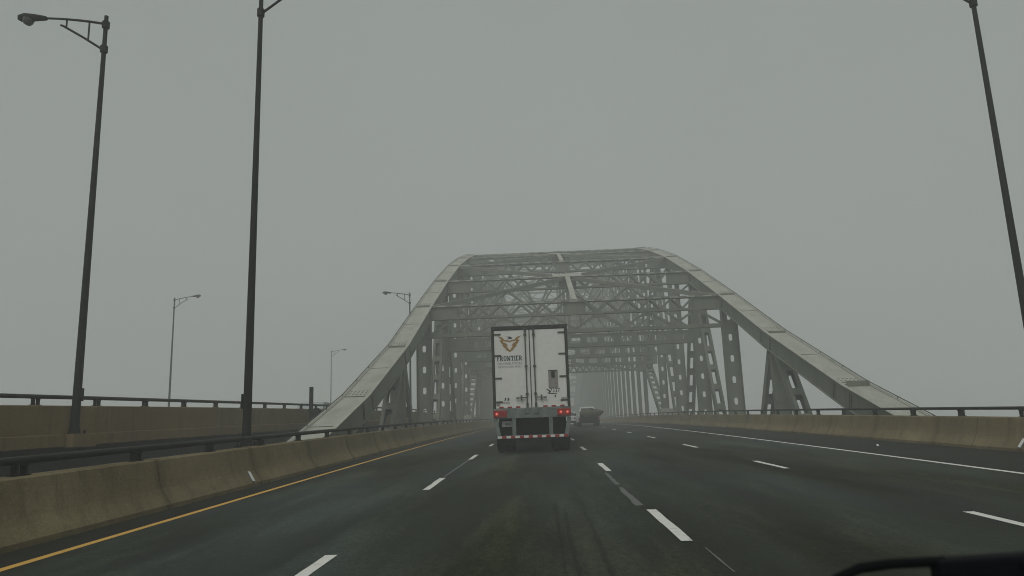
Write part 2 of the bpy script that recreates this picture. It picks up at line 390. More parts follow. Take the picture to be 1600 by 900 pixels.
# ------------------------------------------------------------------ barriers with rails
def barrier(name, label, prof, rail_x, rail_z, post_ys, toe, joint0, joint_step, ymax, mat, near=True, ends=(Y0, Y1), dz=0.0, r=0.042):
    root = empty(name, (rail_x, 0, dz)); tag(root, label, 'barrier')
    m = MB(); y = joint0
    while y > ends[0]: y -= joint_step
    y = max(y, ends[0])
    while y < ends[1]:
        b = min(y + joint_step, ends[1]); along(prof, y + 0.011, b - 0.011, m, 4.2, dz); y = b
    m.build('concrete_wall', mat, root)
    rl = MB()
    pts = [(rail_x, q, road(q) + dz + rail_z) for q in ys(*ends, 2.0)]
    rl.tube(pts, r, 8)
    ro = rl.build('metal_rail', M['rail'], root)
    top = max(z for _, z in prof)
    for q in post_ys:
        p = MB(); zb = road(q) + dz + top
        for d in (-0.085, 0.085):
            p.add(*box_pts((rail_x, q + d, zb + (rail_z - top) / 2 - 0.01), (0.075, 0.045, rail_z - top)))
        p.box((rail_x, q, zb + 0.009), (0.13, 0.28, 0.017))
        p.box((rail_x, q, zb + rail_z - top - 0.052), (0.085, 0.24, 0.022))
        p.build('post', M['rail'], ro)
    return root
def box_pts(c, d):
    t = MB().box(c, d); return t.v, t.f
PL = [(XL, 0.0), (XL, 0.075), (XL - 0.125, 0.255), (XL - 0.165, 0.33), (XL - 0.19, 0.40), (XL - 0.215, 0.49), (XL - 0.28, 0.785), (XL - 0.31, 0.81), (XL - 0.55, 0.81), (XL - 0.57, 0.0)]
PR = [(XR + 0.57, 0.0), (XR + 0.55, 0.81), (XR + 0.31, 0.81), (XR + 0.28, 0.785), (XR + 0.215, 0.49), (XR + 0.19, 0.40), (XR + 0.165, 0.33), (XR + 0.125, 0.255), (XR, 0.075), (XR, 0.0)]
posts_l = [9.35 + 2.72 * i for i in range(-3, 28)]; posts_r = [18.85 + 2.72 * i for i in range(-6, 30)]
barrier('concrete_barrier', 'stained concrete barrier left of the yellow line topped by a dark rail', PL, XL - 0.43, 1.0, posts_l, XL, 12.45, 4.05, Y1, M['concrete'], r=0.052)
barrier('concrete_barrier', 'stained concrete barrier along the right shoulder topped by a thin dark rail', PR, XR + 0.43, 1.03, posts_r, XR, 18.5, 4.05, Y1, M['concrete_right'])
PF = [(-11.52, 0.02), (-11.52, 0.29), (-11.70, 0.31), (-11.70, 0.98), (-11.72, 1.0), (-11.97, 1.0), (-12.0, 0.0), (-12.0, -0.02)]
barrier('concrete_parapet', 'high brown concrete wall across the gap with a ledge and a dark rail', PF, -11.85, 1.21, [17.1 + 2.44 * i for i in range(-6, 30)], 0, 20, 7.3, Y1, M['far_concrete'], dz=0.92, r=0.05)
PX = [(-34.55, 0.0), (-34.5, 0.9), (-34.25, 0.9), (-34.1, 0.3), (-34.0, 0.0)]
barrier('concrete_parapet', 'concrete wall on the far side of the opposite road below the distant lamps', PX, -34.38, 1.15, [20 + 4 * i for i in range(0, 25)], 0, 20, 8, Y1, M['far_concrete'], dz=OZ + 0.01)

# pale marker strips on the barrier faces
def marker(label, pts, side):
    m = MB(); a, b = Vector(pts[0]), Vector(pts[1]); d = (b - a)
    m.bar(a, b, 0.15, 0.02, 0, up=(side, 0, 0.6)); m.bar(a + d * 0.06, b - d * 0.06, 0.105, 0.012, 1, up=(side, 0, 0.6), off=(0, 0.012))
    tag(m.build('barrier_marker', [M['galv'], M['white_tape']]), label, 'marker')
def toe(y, t, s):   # point on the sloping lower face
    z = 0.10 + 0.22 * t
    x = (XL - 0.17 * (z - 0.075) / 0.255 + 0.012) if s < 0 else (XR + 0.17 * (z - 0.075) / 0.255 - 0.012)
    return (x, y, road(y) + z)
marker('pale slanted marker strip low on the left barrier beside a joint', (toe(16.1, 1.0, -1), toe(16.05, 0.0, -1)), 1)
marker('pale slanted marker strip low on the right barrier at the picture edge', (toe(18.5, 1.0, 1), toe(18.55, 0.0, 1)), -1)

# ------------------------------------------------------------------ street lamps
def make_lamp():
    root = empty('street_lamp'); H = 11.5
    m = MB(); m.box((0, 0, 0.02), (0.42, 0.42, 0.04)); m.tube([(0, 0, 0.04), (0, 0, 0.10), (0, 0, 0.28), (0, 0, H)], [0.15, 0.145, 0.104, 0.053], 14)
    for z in (H - 0.27, H - 1.0): m.tube([(0, 0, z - 0.09), (0, 0, z + 0.09)], 0.098, 12)
    m.build('pole', M['pole'], root)
    for sx in (-1, 1):
        for sy in (-1, 1):
            b = MB().tube([(sx * 0.16, sy * 0.16, 0.04), (sx * 0.16, sy * 0.16, 0.17)], 0.034, 6); b.tube([(sx * 0.16, sy * 0.16, 0.042), (sx * 0.16, sy * 0.16, 0.095)], 0.062, 6)
            b.build('anchor_bolt', M['rail'], root)
    hb = MB().box((0.128, 0, 1.05), (0.03, 0.10, 0.32)); hb.build('hand_hole_cover', M['pole'], root)
    a = MB()
    def top(x): return H - 0.24 + 0.30 * (1 - (1 - x / 2.3) ** 1.8)
    a.tube([(-x, 0, top(x)) for x in (0.05, 0.4, 0.8, 1.1, 1.4, 1.7, 1.85)], [0.036, 0.036, 0.034, 0.032, 0.03, 0.03, 0.03], 8)
    a.tube([(-0.05, 0, H - 1.0), (-0.6, 0, H - 0.62), (-1.2, 0, H - 0.235), (-1.28, 0, H - 0.20)], 0.032, 8)
    for x in (0.47, 1.12): a.tube([(-x, 0, top(x)), (-x, 0, H - 1.0 + 0.665 * x)], 0.026, 6)
    a.build('arm', M['pole'], root)
    zh = top(1.85)
    l = MB(); l.tube([(-1.72, 0, zh - 0.01), (-1.80, 0, zh), (-2.05, 0, zh + 0.03), (-2.30, 0, zh + 0.045), (-2.46, 0, zh + 0.03), (-2.52, 0, zh + 0.0)],
                     [0.07, 0.085, 0.12, 0.15, 0.12, 0.03], 12, squash=0.78)
    hd = l.build('lamp_head', M['pole'], root)
    g = MB(); g.tube([(-2.22, 0, zh - 0.01), (-2.24, 0, zh - 0.09), (-2.26, 0, zh - 0.165), (-2.27, 0, zh - 0.185)], [0.15, 0.14, 0.09, 0.02], 12)
    g.build('lamp_glass', M['lens'], hd)
    return root
lamp0 = make_lamp()
LAMPS = [  # x, y, base z, rotation, label
    (-11.62, 18.3, 1.655, 0, 'dark street lamp on the high wall at far left, head at top left corner'),
    (-7.05, 17.75, 1.22, pi, 'tall dark lamp pole rising behind the left barrier, arm just above the picture'),
    (12.20, 18.75, 1.25, 0, 'tall dark lamp pole at the right edge, arm reaching left above the picture'),
    (-11.62, 66.5, 2.86, 0, 'street lamp behind the left arch rib with its arm to the left'),
    (-34.4, 68.0, 3.60, pi, 'distant street lamp between the two tall poles, arm to the right'),
    (-34.4, 121.5, 4.30, pi, 'smallest foggy street lamp just left of the arch rib, arm to the right'),
]
for i, (x, y, z, rz, lb) in enumerate(LAMPS):
    o = lamp0 if i == 0 else copy_tree(lamp0)
    o.location = (x, y, z); o.rotation_euler.z = rz; o.scale.z = (1.0, 1.089, 1.065)[i] if i < 3 else 1.0; tag(o, lb, 'street lamp', 'street lamps along the bridge')
# plinths under the lamps belong to the walls they are cast with
par = bpy.data.objects['concrete_parapet']
for y in (18.3, 66.5):
    MB().box((-11.60, y, road(y) + 0.92 + 0.14), (0.56, 0.95, 0.325)).build('lamp_plinth', M['far_concrete'], par)
bl = bpy.data.objects['concrete_barrier']; br = bpy.data.objects['concrete_barrier.001']
MB().box((-7.02, 17.75, 0.80), (0.50, 0.7, 0.83)).build('lamp_plinth', M['concrete'], bl)
MB().box((12.22, 18.75, 0.72), (0.50, 0.7, 1.05)).build('lamp_plinth', M['concrete'], br)

# dark post with a small cabinet in the gap
root = empty('marker_post', (-10.6, 34.2, 0.4))
tag(root, 'short dark steel post with a small box on the wall left of the arch foot', 'post')
MB().box((-10.6, 34.2, 2.09), (0.15, 0.15, 3.4)).build('post_shaft', M['pole'], root)
b = MB(); b.box((-10.36, 34.25, 2.05), (0.30, 0.35, 1.3)); b.box((-10.36, 34.25, 2.76), (0.19, 0.24, 0.11)); b.build('control_box', M['pole'], root)
MB().box((-10.45, 34.25, 0.9), (0.8, 0.5, 1.0)).build('bracket', M['steel_dark'], root)

# ------------------------------------------------------------------ arch bridge
PAN, YJ0 = 10.35, 34.0
CX = {-1: -8.5, 1: 14.15}; XC = 2.825
_zt = {-2: -2.6, -1: 0.16, 0: 3.12, 1: 6.75, 2: 10.95, 3: 15.0, 4: 18.75, 5: 22.0, 6: 24.85, 7: 27.3, 8: 29.4, 9: 31.1, 10: 32.5, 11: 33.6, 12: 34.4, 13: 34.9, 14: 35.1}
_zb = {-2: -6.0, -1: -7.0, 0: -8.0, 1: -9.0, 2: -9.0, 3: -7.8, 4: -4.0, 5: 2.0, 6: 8.7, 7: 13.2, 8: 16.8, 9: 19.8, 10: 22.2, 11: 24.2, 12: 25.6, 13: 26.5, 14: 26.8}
KS = list(range(0, 29))
def kk(k): return min(k, 28 - k)
def yj(k): return YJ0 + PAN * k
def zt(k): return _zt[kk(k)]
def zb(k): return _zb[kk(k)]
def zbot(y):
    f = (y - YJ0) / PAN; a = int(math.floor(f)); return zb(a) + (zb(a + 1) - zb(a)) * (f - a)
arch = empty('arch_bridge', (XC, yj(0), 0))
tag(arch, 'grey green steel truss arch bridge spanning the road, fading into fog', 'bridge')

def box_girder(pts, wd, ht, mb, mi_side=0, mi_top=None):
    """mitred box section through pts (a polyline in one vertical plane); pts on the top face centre"""
    P = [Vector(p) for p in pts]; fr = []
    for i, p in enumerate(P):
        d0 = (P[i] - P[i - 1]).normalized() if i else None; d1 = (P[i + 1] - P[i]).normalized() if i + 1 < len(P) else None
        d = ((d0 or d1) + (d1 or d0)).normalized(); n = Vector((0, -d.z, d.y))
        k = 1.0 / max(0.6, n.dot(Vector((0, -(d1 or d0).z, (d1 or d0).y))))
        fr.append((p, n * k))
    vs = []
    for p, n in fr:
        for x, h in ((-wd / 2, 0), (wd / 2, 0), (wd / 2, -ht), (-wd / 2, -ht)): vs.append(p + Vector((x, 0, 0)) + n * h)
    for i in range(len(P) - 1):
        o = 4 * i
        q = vs[o:o + 8]
        mb.add(q, [(0, 4, 5, 1)][::-1], mi_top if mi_top is not None else mi_side)
        mb.add(q, [(1, 5, 6, 2), (2, 6, 7, 3), (3, 7, 4, 0)], mi_side)
    mb.add(vs[:4], [(0, 1, 2, 3)], mi_side); mb.add(vs[-4:], [(3, 2, 1, 0)], mi_side)
    return mb
CW, CD = 1.10, 0.92
for s in (-1, 1):
    X = CX[s]
    foot = {-1: {-2: -1.9, -1: 0.48, 0: 3.25}, 1: {-2: -3.4, -1: -0.22, 0: 2.98}}[s]
    pts = [(X, yj(k), foot.get(k, zt(k))) for k in range(-2, 31)]
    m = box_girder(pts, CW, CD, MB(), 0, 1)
    # projecting flange lips along the four edges
    for i in range(len(pts) - 1):
        a, b = Vector(pts[i]), Vector(pts[i + 1])
        for sx in (-1, 1):
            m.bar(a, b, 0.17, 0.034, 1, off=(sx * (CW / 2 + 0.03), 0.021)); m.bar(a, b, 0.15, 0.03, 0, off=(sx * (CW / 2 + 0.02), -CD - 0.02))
            m.bar(a, b, 0.035, 0.16, 0, off=(sx * (CW / 2 + 0.019), -0.10))
    for i in range(1, len(pts) - 1):       # welded seam half way along each panel
        hp = Vector(pts[i]).lerp(Vector(pts[i + 1]), 0.5); d = (Vector(pts[i + 1]) - Vector(pts[i])).normalized()
        m.bar(hp - d * 0.02, hp + d * 0.02, CW - 0.16, 0.02, 2, off=(0, 0.006))
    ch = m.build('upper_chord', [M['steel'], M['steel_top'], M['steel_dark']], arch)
    for k in range(-1, 30):
        p = Vector(pts[k + 2]); d = (Vector(pts[min(k + 3, 32)]) - p).normalized(); n = Vector((0, -d.z, d.y)); sp = MB()
        sp.bar(p + d * 0.06 , p + d * 1.15, CW - 0.16, 0.016, 0, off=(0, 0.008 + 0.004))
        sp.bar(p - d * 0.03, p + d * 0.03, CW - 0.02, 0.03, 1, off=(0, 0.004))
        if kk(k) < 8 and k < 10:
            for r in range(3):
                for c in range(5):
                    q = p + d * (0.3 + 0.3 * r) + n * 0.018 + Vector(((c - 2) * 0.185, 0, 0)); sp.bar(q - d * 0.07, q + d * 0.07, 0.06, 0.014, 1)
        for sx in (-1, 1):
            for e in (0.75, 0.95): sp.bar(p - d * (e - 0.015), p - d * (e + 0.015), 0.03, CD - 0.1, 1, off=(sx * (CW / 2 + 0.012), -CD / 2)); sp.bar(p + d * (e - 0.015), p + d * (e + 0.015), 0.03, CD - 0.1, 1, off=(sx * (CW / 2 + 0.012), -CD / 2))
        for sx in (-1, 1):      # side gusset plate at the joint
            sp.bar(p - d * 0.75, p + d * 0.75, 0.02, CD - 0.12, 2, off=(sx * (CW / 2 + 0.012), -CD / 2))
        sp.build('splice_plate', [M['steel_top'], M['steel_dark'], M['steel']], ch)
    cb = MB(); q = []
    for i in range(len(pts) - 1):
        a, b = Vector(pts[i]), Vector(pts[i + 1])
        for j in range(4): q.append(a + (b - a) * (j / 4) + Vector((s * (CW / 2 + 0.03), 0, 0.14)))
    cb.tube(q, 0.022, 5)
    for v in q: cb.tube([v - Vector((0, 0, 0.14)), v], 0.018, 5)
    cb.build('hand_cable', M['steel_dark'], ch)

def ladder(mb, p0, p1, wd, dp, step, bh, up=(0, 1, 0), fl=0.14):
    """two flange plates tied by batten plates front and back, slots between"""
    p0, a, sd, n, L = mb.frame(p0, p1, up)
    for sx in (-1, 1): 
        mb.bar(p0, p1, 0.035, dp, 0, up=up, off=(sx * wd / 2, 0))
        for sy in (-1, 1): mb.bar(p0, p1, fl, 0.03, 0, up=up, off=(sx * (wd / 2 - fl / 2 - 0.02), sy * (dp / 2 - 0.017)))
    c = bh / 2
    while c < L:
        for sy in (-1, 1):
            q0 = p0 + a * max(0, c - bh / 2); q1 = p0 + a * min(L, c + bh / 2)
            mb.bar(q0, q1, wd - 0.04, 0.028, 0, up=up, off=(0, sy * (dp / 2 - 0.018)))
        c += step
    return mb
for s in (-1, 1):
    X = CX[s]
    # lower chord
    lc = MB()
    box_girder([(X, yj(k), zb(k) + 0.45) for k in range(0, 6)], 0.95, 0.9, lc)
    for k in range(5, 23): ladder(lc, (X, yj(k), zb(k)), (X, yj(k + 1), zb(k + 1)), 0.95, 0.8, 1.25, 0.6, up=(0, 0, 1))
    box_girder([(X, yj(k), zb(k) + 0.45) for k in range(23, 29)], 0.95, 0.9, lc)
    lc.build('lower_chord', M['steel'], arch)
    for k in (5, 23):
        MB().box((X, yj(k) + (-0.3 if k == 5 else 0.3), road(yj(k)) + 0.75), (1.35, 1.5, 1.5)).build('chord_housing', M['steel_top'], arch, bevel=0.04)
    for k in KS:
        # posts: slotted web plate with two flanges
        y = yj(k); top = zt(k) - CD * 0.8; bot = -1.2 if kk(k) <= 5 else zb(k)
        if top - bot < 1: continue
        v = MB(); p0, p1 = (X, y, top), (X, y, bot); n = int((top - bot) / 1.55)
        wd = 1.12 if kk(k) <= 4 else 0.85
        if kk(k) in (0,): v.box((X, y, (top + bot) / 2), (0.95, 0.6, top - bot))
        elif kk(k) == 1: v.box((X, y, (top + bot) / 2), (0.85, 0.5, top - bot)); v.box((X, y - 0.27, road(y) + 1.7), (0.95, 0.06, 0.55))
        else: v.holed_plate(p0, p1, wd, 0.05, 0.26, 0.50, 0.9 if kk(k) > 2 else 0.95, 1.55, n)
        if kk(k) >= 2:
            for sx in (-1, 1): v.box((X + sx * (wd / 2 - 0.02), y, (top + bot) / 2), (0.045, 0.52, top - bot + 0.01))
        v.box((X, y - 0.30, top + 0.1), (1.0, 0.05, 1.3)); v.box((X, y + 0.30, top + 0.1), (1.0, 0.05, 1.3))
        v.build('vertical_post', M['steel'], arch)
        # diagonals from the odd joints to the lower joints on both sides
        if k % 2 == 1:
            for j in (k - 1, k + 1):
                dg_ = MB(); a = Vector((X, y + (0.25 if j > k else -0.25), zt(k) - CD * 0.85)); b = Vector((X, yj(j), zb(j)))
                ladder(dg_, a, b, 0.76, 0.5, 1.75, 0.46, fl=0.17)
                dg_.build('diagonal', M['steel'], arch)
    # hangers
    y = 100.5
    while y < yj(22):
        h = MB(); p0, p1 = (X, y, zbot(y)), (X, y, road(y) - 0.6)
        for sx in (-1, 1): h.box((X + sx * 0.22, y, (p0[2] + p1[2]) / 2), (0.04, 0.36, p0[2] - p1[2]))
        h.box((X, y, (p0[2] + p1[2]) / 2), (0.40, 0.03, p0[2] - p1[2])); h.build('hanger', M['steel'], arch); y += 6.45

XA, XB = CX[-1] + CW / 2, CX[1] - CW / 2
def zigzag(mb, x0, x1, y, z0, z1, n, wd=0.15, dp=0.12, start=0):
    st = (x1 - x0) / n
    for i in range(n):
        a, b = (z0, z1) if (i + start) % 2 == 0 else (z1, z0)
        mb.bar((x0 + i * st, y, a), (x0 + (i + 1) * st, y, b), dp, wd, 0, up=(0, 0, 1))
def lattice_strut(mb, y, ztop, depth, n=20, batten=True, gus=2.0):
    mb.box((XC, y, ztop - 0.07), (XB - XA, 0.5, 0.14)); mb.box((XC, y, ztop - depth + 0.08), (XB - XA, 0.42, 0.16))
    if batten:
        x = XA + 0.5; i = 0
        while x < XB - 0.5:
            mb.box((x + 0.3, y - 0.253, ztop - 0.068), (0.62, 0.02, 0.10), 1); x += 1.24  # pale front plates paint in the sky-lit dashes along the flange
    mid = (0.8 if depth > 0.9 else 0.3)
    for a, b in ((XA + gus, XC - mid), (XC + mid, XB - gus)):
        zigzag(mb, a, b, y - 0.15, ztop - 0.14, ztop - depth + 0.16, n // 2); (zigzag(mb, a, b, y + 0.15, ztop - 0.14, ztop - depth + 0.16, n // 2) if depth > 1 and y < yj(7) else None)
    for cx, wdt in ((XA + gus / 2, gus), (XB - gus / 2, gus), (XC, 2 * mid)):
        mb.box((cx, y - 0.10, ztop - depth / 2), (wdt, 0.04, depth - 0.3)); 
def windowed_girder(mb, y, z0, z1, n=15):
    h = z1 - z0
    for z in (z0 + 0.05, z1 - 0.05): mb.box((XC, y, z), (XB - XA, 0.5, 0.10))
    mb.holed_plate((XA, y - 0.2, (z0 + z1) / 2), (XB, y - 0.2, (z0 + z1) / 2), h - 0.2, 0.03, 0.44 * h, 0.95, 2.2, 1.5, n, side=(0, 0, 1), e=14.0)
for k in range(2, 27):
    q = kk(k); y = yj(k); z = zt(k) - 0.03
    sf = MB()
    if q < 7: lattice_strut(sf, y, z, 1.15 if q > 2 else 1.08)
    else: sf.box((XC, y, z - 0.2), (XB - XA, 0.4, 0.4))
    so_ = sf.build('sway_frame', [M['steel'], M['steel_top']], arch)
    zl = {2: 8.5, 3: 8.55, 4: 8.6, 5: 8.6, 6: 8.6}.get(q, zb(k) - 0.3)
    bt = MB()
    if q == 2:
        bt.box((XC, y, zl + 0.13), (XB - XA, 0.45, 0.26)); zz = z - 1.08
        n = 12; st = (XB - XA) / n
        for i in range(n):
            a, b = (zl + 0.26, zz + 0.05) if i % 2 == 0 else (zz + 0.05, zl + 0.26)
            bt.bar((XA + i * st, y - 0.1, a), (XA + (i + 1) * st, y - 0.1, b), 0.14, 0.17)
        for i in range(1, n, 2): bt.box((XA + i * st, y - 0.12, zz - 0.12), (0.8, 0.04, 0.36))
        for xs in (XC - 4.6, XC + 0.4, XC + 5): bt.tube([(xs, y - 0.2, zz), (xs, y - 0.2, zz - 0.75)], 0.035, 6); bt.box((xs, y - 0.2, zz - 0.22), (0.16, 0.16, 0.34))
    elif q == 6:
        lattice_strut(bt, y, zl + 1.15, 1.1, 44, batten=False, gus=0.9)
    elif q < 6: windowed_girder(bt, y, zl, zl + 1.15)
    else: bt.box((XC, y, zl + 0.7), (XB - XA, 0.4, 0.4))
    bt.build('bottom_strut', M['steel'], so_)
    if q >= 3:          # cross bracing between the two struts
        cb = MB(); za, zc = z - (1.2 if q < 7 else 0.4), zl + (1.15 if q < 7 else 0.9); n = 4 if q < 7 else 2; st = (XB - XA) / n
        for i in range(n):
            cb.bar((XA + i * st, y, za), (XA + (i + 1) * st, y, zc), 0.16, 0.16); cb.bar((XA + i * st, y + 0.12, zc), (XA + (i + 1) * st, y + 0.12, za), 0.06, 0.16)
            if i == 2 and q < 7: cb.box((XA + i * st, y, (za + zc) / 2), (0.26, 0.3, za - zc))
        cb.build('cross_brace', M['steel'], so_)
    # lateral bracing in the plane of the upper chords
    lb = MB(); kn = k + 1 if k % 2 == 0 else k - 1
    if 2 <= kn <= 26:
        if k % 2 == 0:
            for j in (k - 1, k + 1):
                if j < 3 or j > 25: continue
                for X in (XA, XB):
                    a = Vector((X, yj(k), zt(k) - 0.10)); b = Vector((XC, yj(j), zt(j) - 0.10))
                    lb.bar(a, b, 0.34, 0.05, 1, off=(0, 0.09)); lb.bar(a, b, 0.05, 0.30, 0, off=(0.13, -0.09)); lb.bar(a, b, 0.05, 0.30, 0, off=(-0.13, -0.09))
            lb.build('lateral_brace', [M['steel'], M['steel_top']], arch)
    if k % 2 == 0 and k < 26:
        cs = MB(); a = Vector((XC, yj(k), zt(k) + 0.03)); b = Vector((XC, yj(k + 1), zt(k + 1) + 0.03))
        cs.bar(a, b, 0.42, 0.06, 1, off=(0, 0.03)); cs.bar(a, b, 0.3, 0.26, 0, off=(0, -0.14)); cs.build('centre_strut', [M['steel'], M['steel_top']], arch)
    if k % 2 == 1:
        d = Vector((0, yj(min(k + 1, 28)) - yj(k - 1), zt(min(k + 1, 28)) - zt(k - 1))).normalized()
        g = MB(); g.bar(Vector((XC, yj(k), zt(k) + 0.02)) - d * 0.75, Vector((XC, yj(k), zt(k) + 0.02)) + d * 0.75, 2.6, 0.04, 1, off=(0, 0.06)); g.build('hub_plate', [M['steel'], M['steel_top']], arch)
for k in range(6, 22):
    lb = MB()
    for s in (-1, 1): lb.bar((XC - s * 10.9, yj(k), zb(k)), (XC + s * 10.9, yj(k + 1), zb(k + 1)), 0.2, 0.2, 0, off=(0, 0.2 * s))
    lb.build('lower_lateral', M['steel'], arch)

# ------------------------------------------------------------------ articulated truck
def wheel(x, y, z, r, wd, parent, alloy=True, nm='wheel'):
    root = empty(nm, Vector((x, y, z)) - sum_loc(parent)); root.parent = parent
    t = MB(); t.sweep([(r * 0.62, -wd / 2), (r * 0.93, -wd / 2), (r, -wd * 0.36), (r, wd * 0.36), (r * 0.93, wd / 2), (r * 0.62, wd / 2)],
                      [((x, y, z), (0, cos(2 * pi * i / 28), sin(2 * pi * i / 28)), (1, 0, 0)) for i in range(29)], cap=False)
    t.build('tyre', M['rubber'], root)
    h = MB(); h.tube([(x - wd * 0.40, y, z), (x - wd * 0.2, y, z), (x + wd * 0.2, y, z), (x + wd * 0.40, y, z)], [r * 0.63, r * 0.5, r * 0.5, r * 0.63], 20)
    h.tube([(x - wd * 0.5, y, z), (x + wd * 0.5, y, z)], r * 0.2, 10); h.build('rim', M['alloy'] if alloy else M['black'], root)
    return root
def sum_loc(p):
    o = Vector((0, 0, 0))
    while p is not None: o += p.location; p = p.parent
    return o
TY = 25.35; TX = -0.30; TZ = road(TY); W2 = 1.31; TOP = 4.27; BOT = 1.45
tr = empty('semi_truck', (TX, TY, TZ))
tag(tr, 'white semi trailer truck seen from behind with gold emblem and lit red tail lights', 'truck')
def P(x, y, z): return (TX + x, TY + y, TZ + z)       # truck coordinates, pitched with the road afterwards
m = MB(); m.box(P(0, 7.4, (TOP + BOT) / 2), (2 * W2 - 0.02, 14.6, TOP - BOT - 0.02)); m.build('trailer_box', M['white'], tr, bevel=0.03)
m = MB()
m.box(P(0, 0.06, TOP - 0.035), (2 * W2, 0.14, 0.13))
for s in (-1, 1): m.box(P(s * (W2 - 0.045), 0.06, (TOP + BOT) / 2 - 0.05), (0.09, 0.14, TOP - BOT - 0.02))
m.build('rear_frame', M['frame'], tr, bevel=0.012)
for s in (-1, 1):
    d = MB(); d.box(P(s * (W2 / 2 - 0.045), 0.045, (TOP - 0.12 + BOT + 0.05) / 2), (W2 - 0.11, 0.06, TOP - 0.12 - BOT - 0.05))
    do = d.build('door', M['white'], tr, bevel=0.01)
    for zc in (0.25, 0.98, 1.75, 2.55):    # hinges on the outer edge
        h = MB(); z = TOP - zc; h.box(P(s * (W2 - 0.20), 0.005, z), (0.26, 0.02, 0.055)); h.tube([P(s * (W2 - 0.03), 0.0, z - 0.06), P(s * (W2 - 0.03), 0.0, z + 0.06)], 0.022, 8)
        for j in (0.12, 0.20, 0.28): h.box(P(s * (W2 - j), -0.008, z), (0.028, 0.012, 0.03))
        h.build('hinge', M['rod'], do)
    for xr in (0.145,):
        r = MB(); r.tube([P(s * xr, -0.025, BOT + 0.02), P(s * xr, -0.025, TOP - 0.12)], 0.021, 10)
        for zc in (BOT + 0.52, BOT + 1.45, TOP - 0.30): r.box(P(s * xr, -0.02, zc), (0.10, 0.05, 0.06))
        for zc in (TOP - 0.16, BOT + 0.12): r.box(P(s * xr, -0.02, zc), (0.075, 0.06, 0.20))
        r.build('lock_rod', M['rod'], do)
    h = MB(); h.tube([P(s * 0.155, -0.035, BOT + 0.40), P(s * 0.50, -0.045, BOT + 0.385)], 0.016, 8); h.box(P(s * 0.34, -0.04, BOT + 0.39), (0.05, 0.05, 0.17)); h.box(P(s * 0.47, -0.045, BOT + 0.385), (0.10, 0.03, 0.045))
    h.build('handle', M['rod'], do)
    for i in range(3):
        tp = MB(); tp.box(P(s * (0.46 + 0.285 * i), 0.010, BOT + 0.085), (0.145, 0.008, 0.05)); tp.build('reflector', M['red_tape'], do)
    for i in range(3):
        tp = MB(); tp.box(P(s * (0.60 + 0.285 * i), 0.010, BOT + 0.085), (0.125, 0.008, 0.05)); tp.build('reflector', M['white_tape'], do)
doors = [o for o in tr.children if o.name.startswith('door')]
dl, dr = doors
m = MB(); m.box(P(0, 0.01, (TOP + BOT) / 2), (0.03, 0.02, TOP - BOT - 0.2)); m.build('door_seal', M['frame'], tr)
# decals, measured on the photograph as offsets from the logo centre
def decal(poly, cx, cz, sc, mat, nm, par):
    g = MB(); g.prism([(x * sc, z * sc) for x, z in poly], P(cx, 0.012, cz), (1, 0, 0), (0, 0, 1), 0.004); g.build(nm, mat, par)
wing = [(-20.5, 13.5), (-17.5, 11.6), (-14, 11.2), (-10.5, 9.0), (-9.2, 6.8), (-5, 5.8), (0, 4.6), (0, 2.0), (-2.8, 3.4), (-9, 4.2), (-11.5, 5.2),
        (-10.5, 2.2), (-7, 1.0), (-4.4, -1.5), (-3.0, -3.6), (-6.6, -3.4), (-4.2, -5.6), (0, -11.5), (0, -14.5), (-3.0, -12.2), (-7.0, -9.8), (-6.2, -8.2),
        (-10.2, -5.6), (-12.2, -2.6), (-10.6, -2.2), (-14.6, 1.6), (-14.2, 2.6), (-17.4, 5.6), (-16.2, 5.4), (-15.0, 5.8), (-13.4, 7.2), (-16.5, 9.4)]
LX, LZ = -0.68, 3.70
decal(wing, LX, LZ, 0.0205, M['gold'], 'emblem', dl)
decal([(-x, z) for x, z in wing][::-1], LX, LZ, 0.0205, M['gold'], 'emblem', dl)
decal([(-5.5, 13), (-2.5, 11.4), (1.5, 11.6), (3.8, 9.8), (5.0, 8.2), (1.0, 7.6), (-3.8, 7.2), (-1.2, 9.4), (-3.4, 11)], LX, LZ, 0.0205, M['ink'], 'crest_mark', dl)
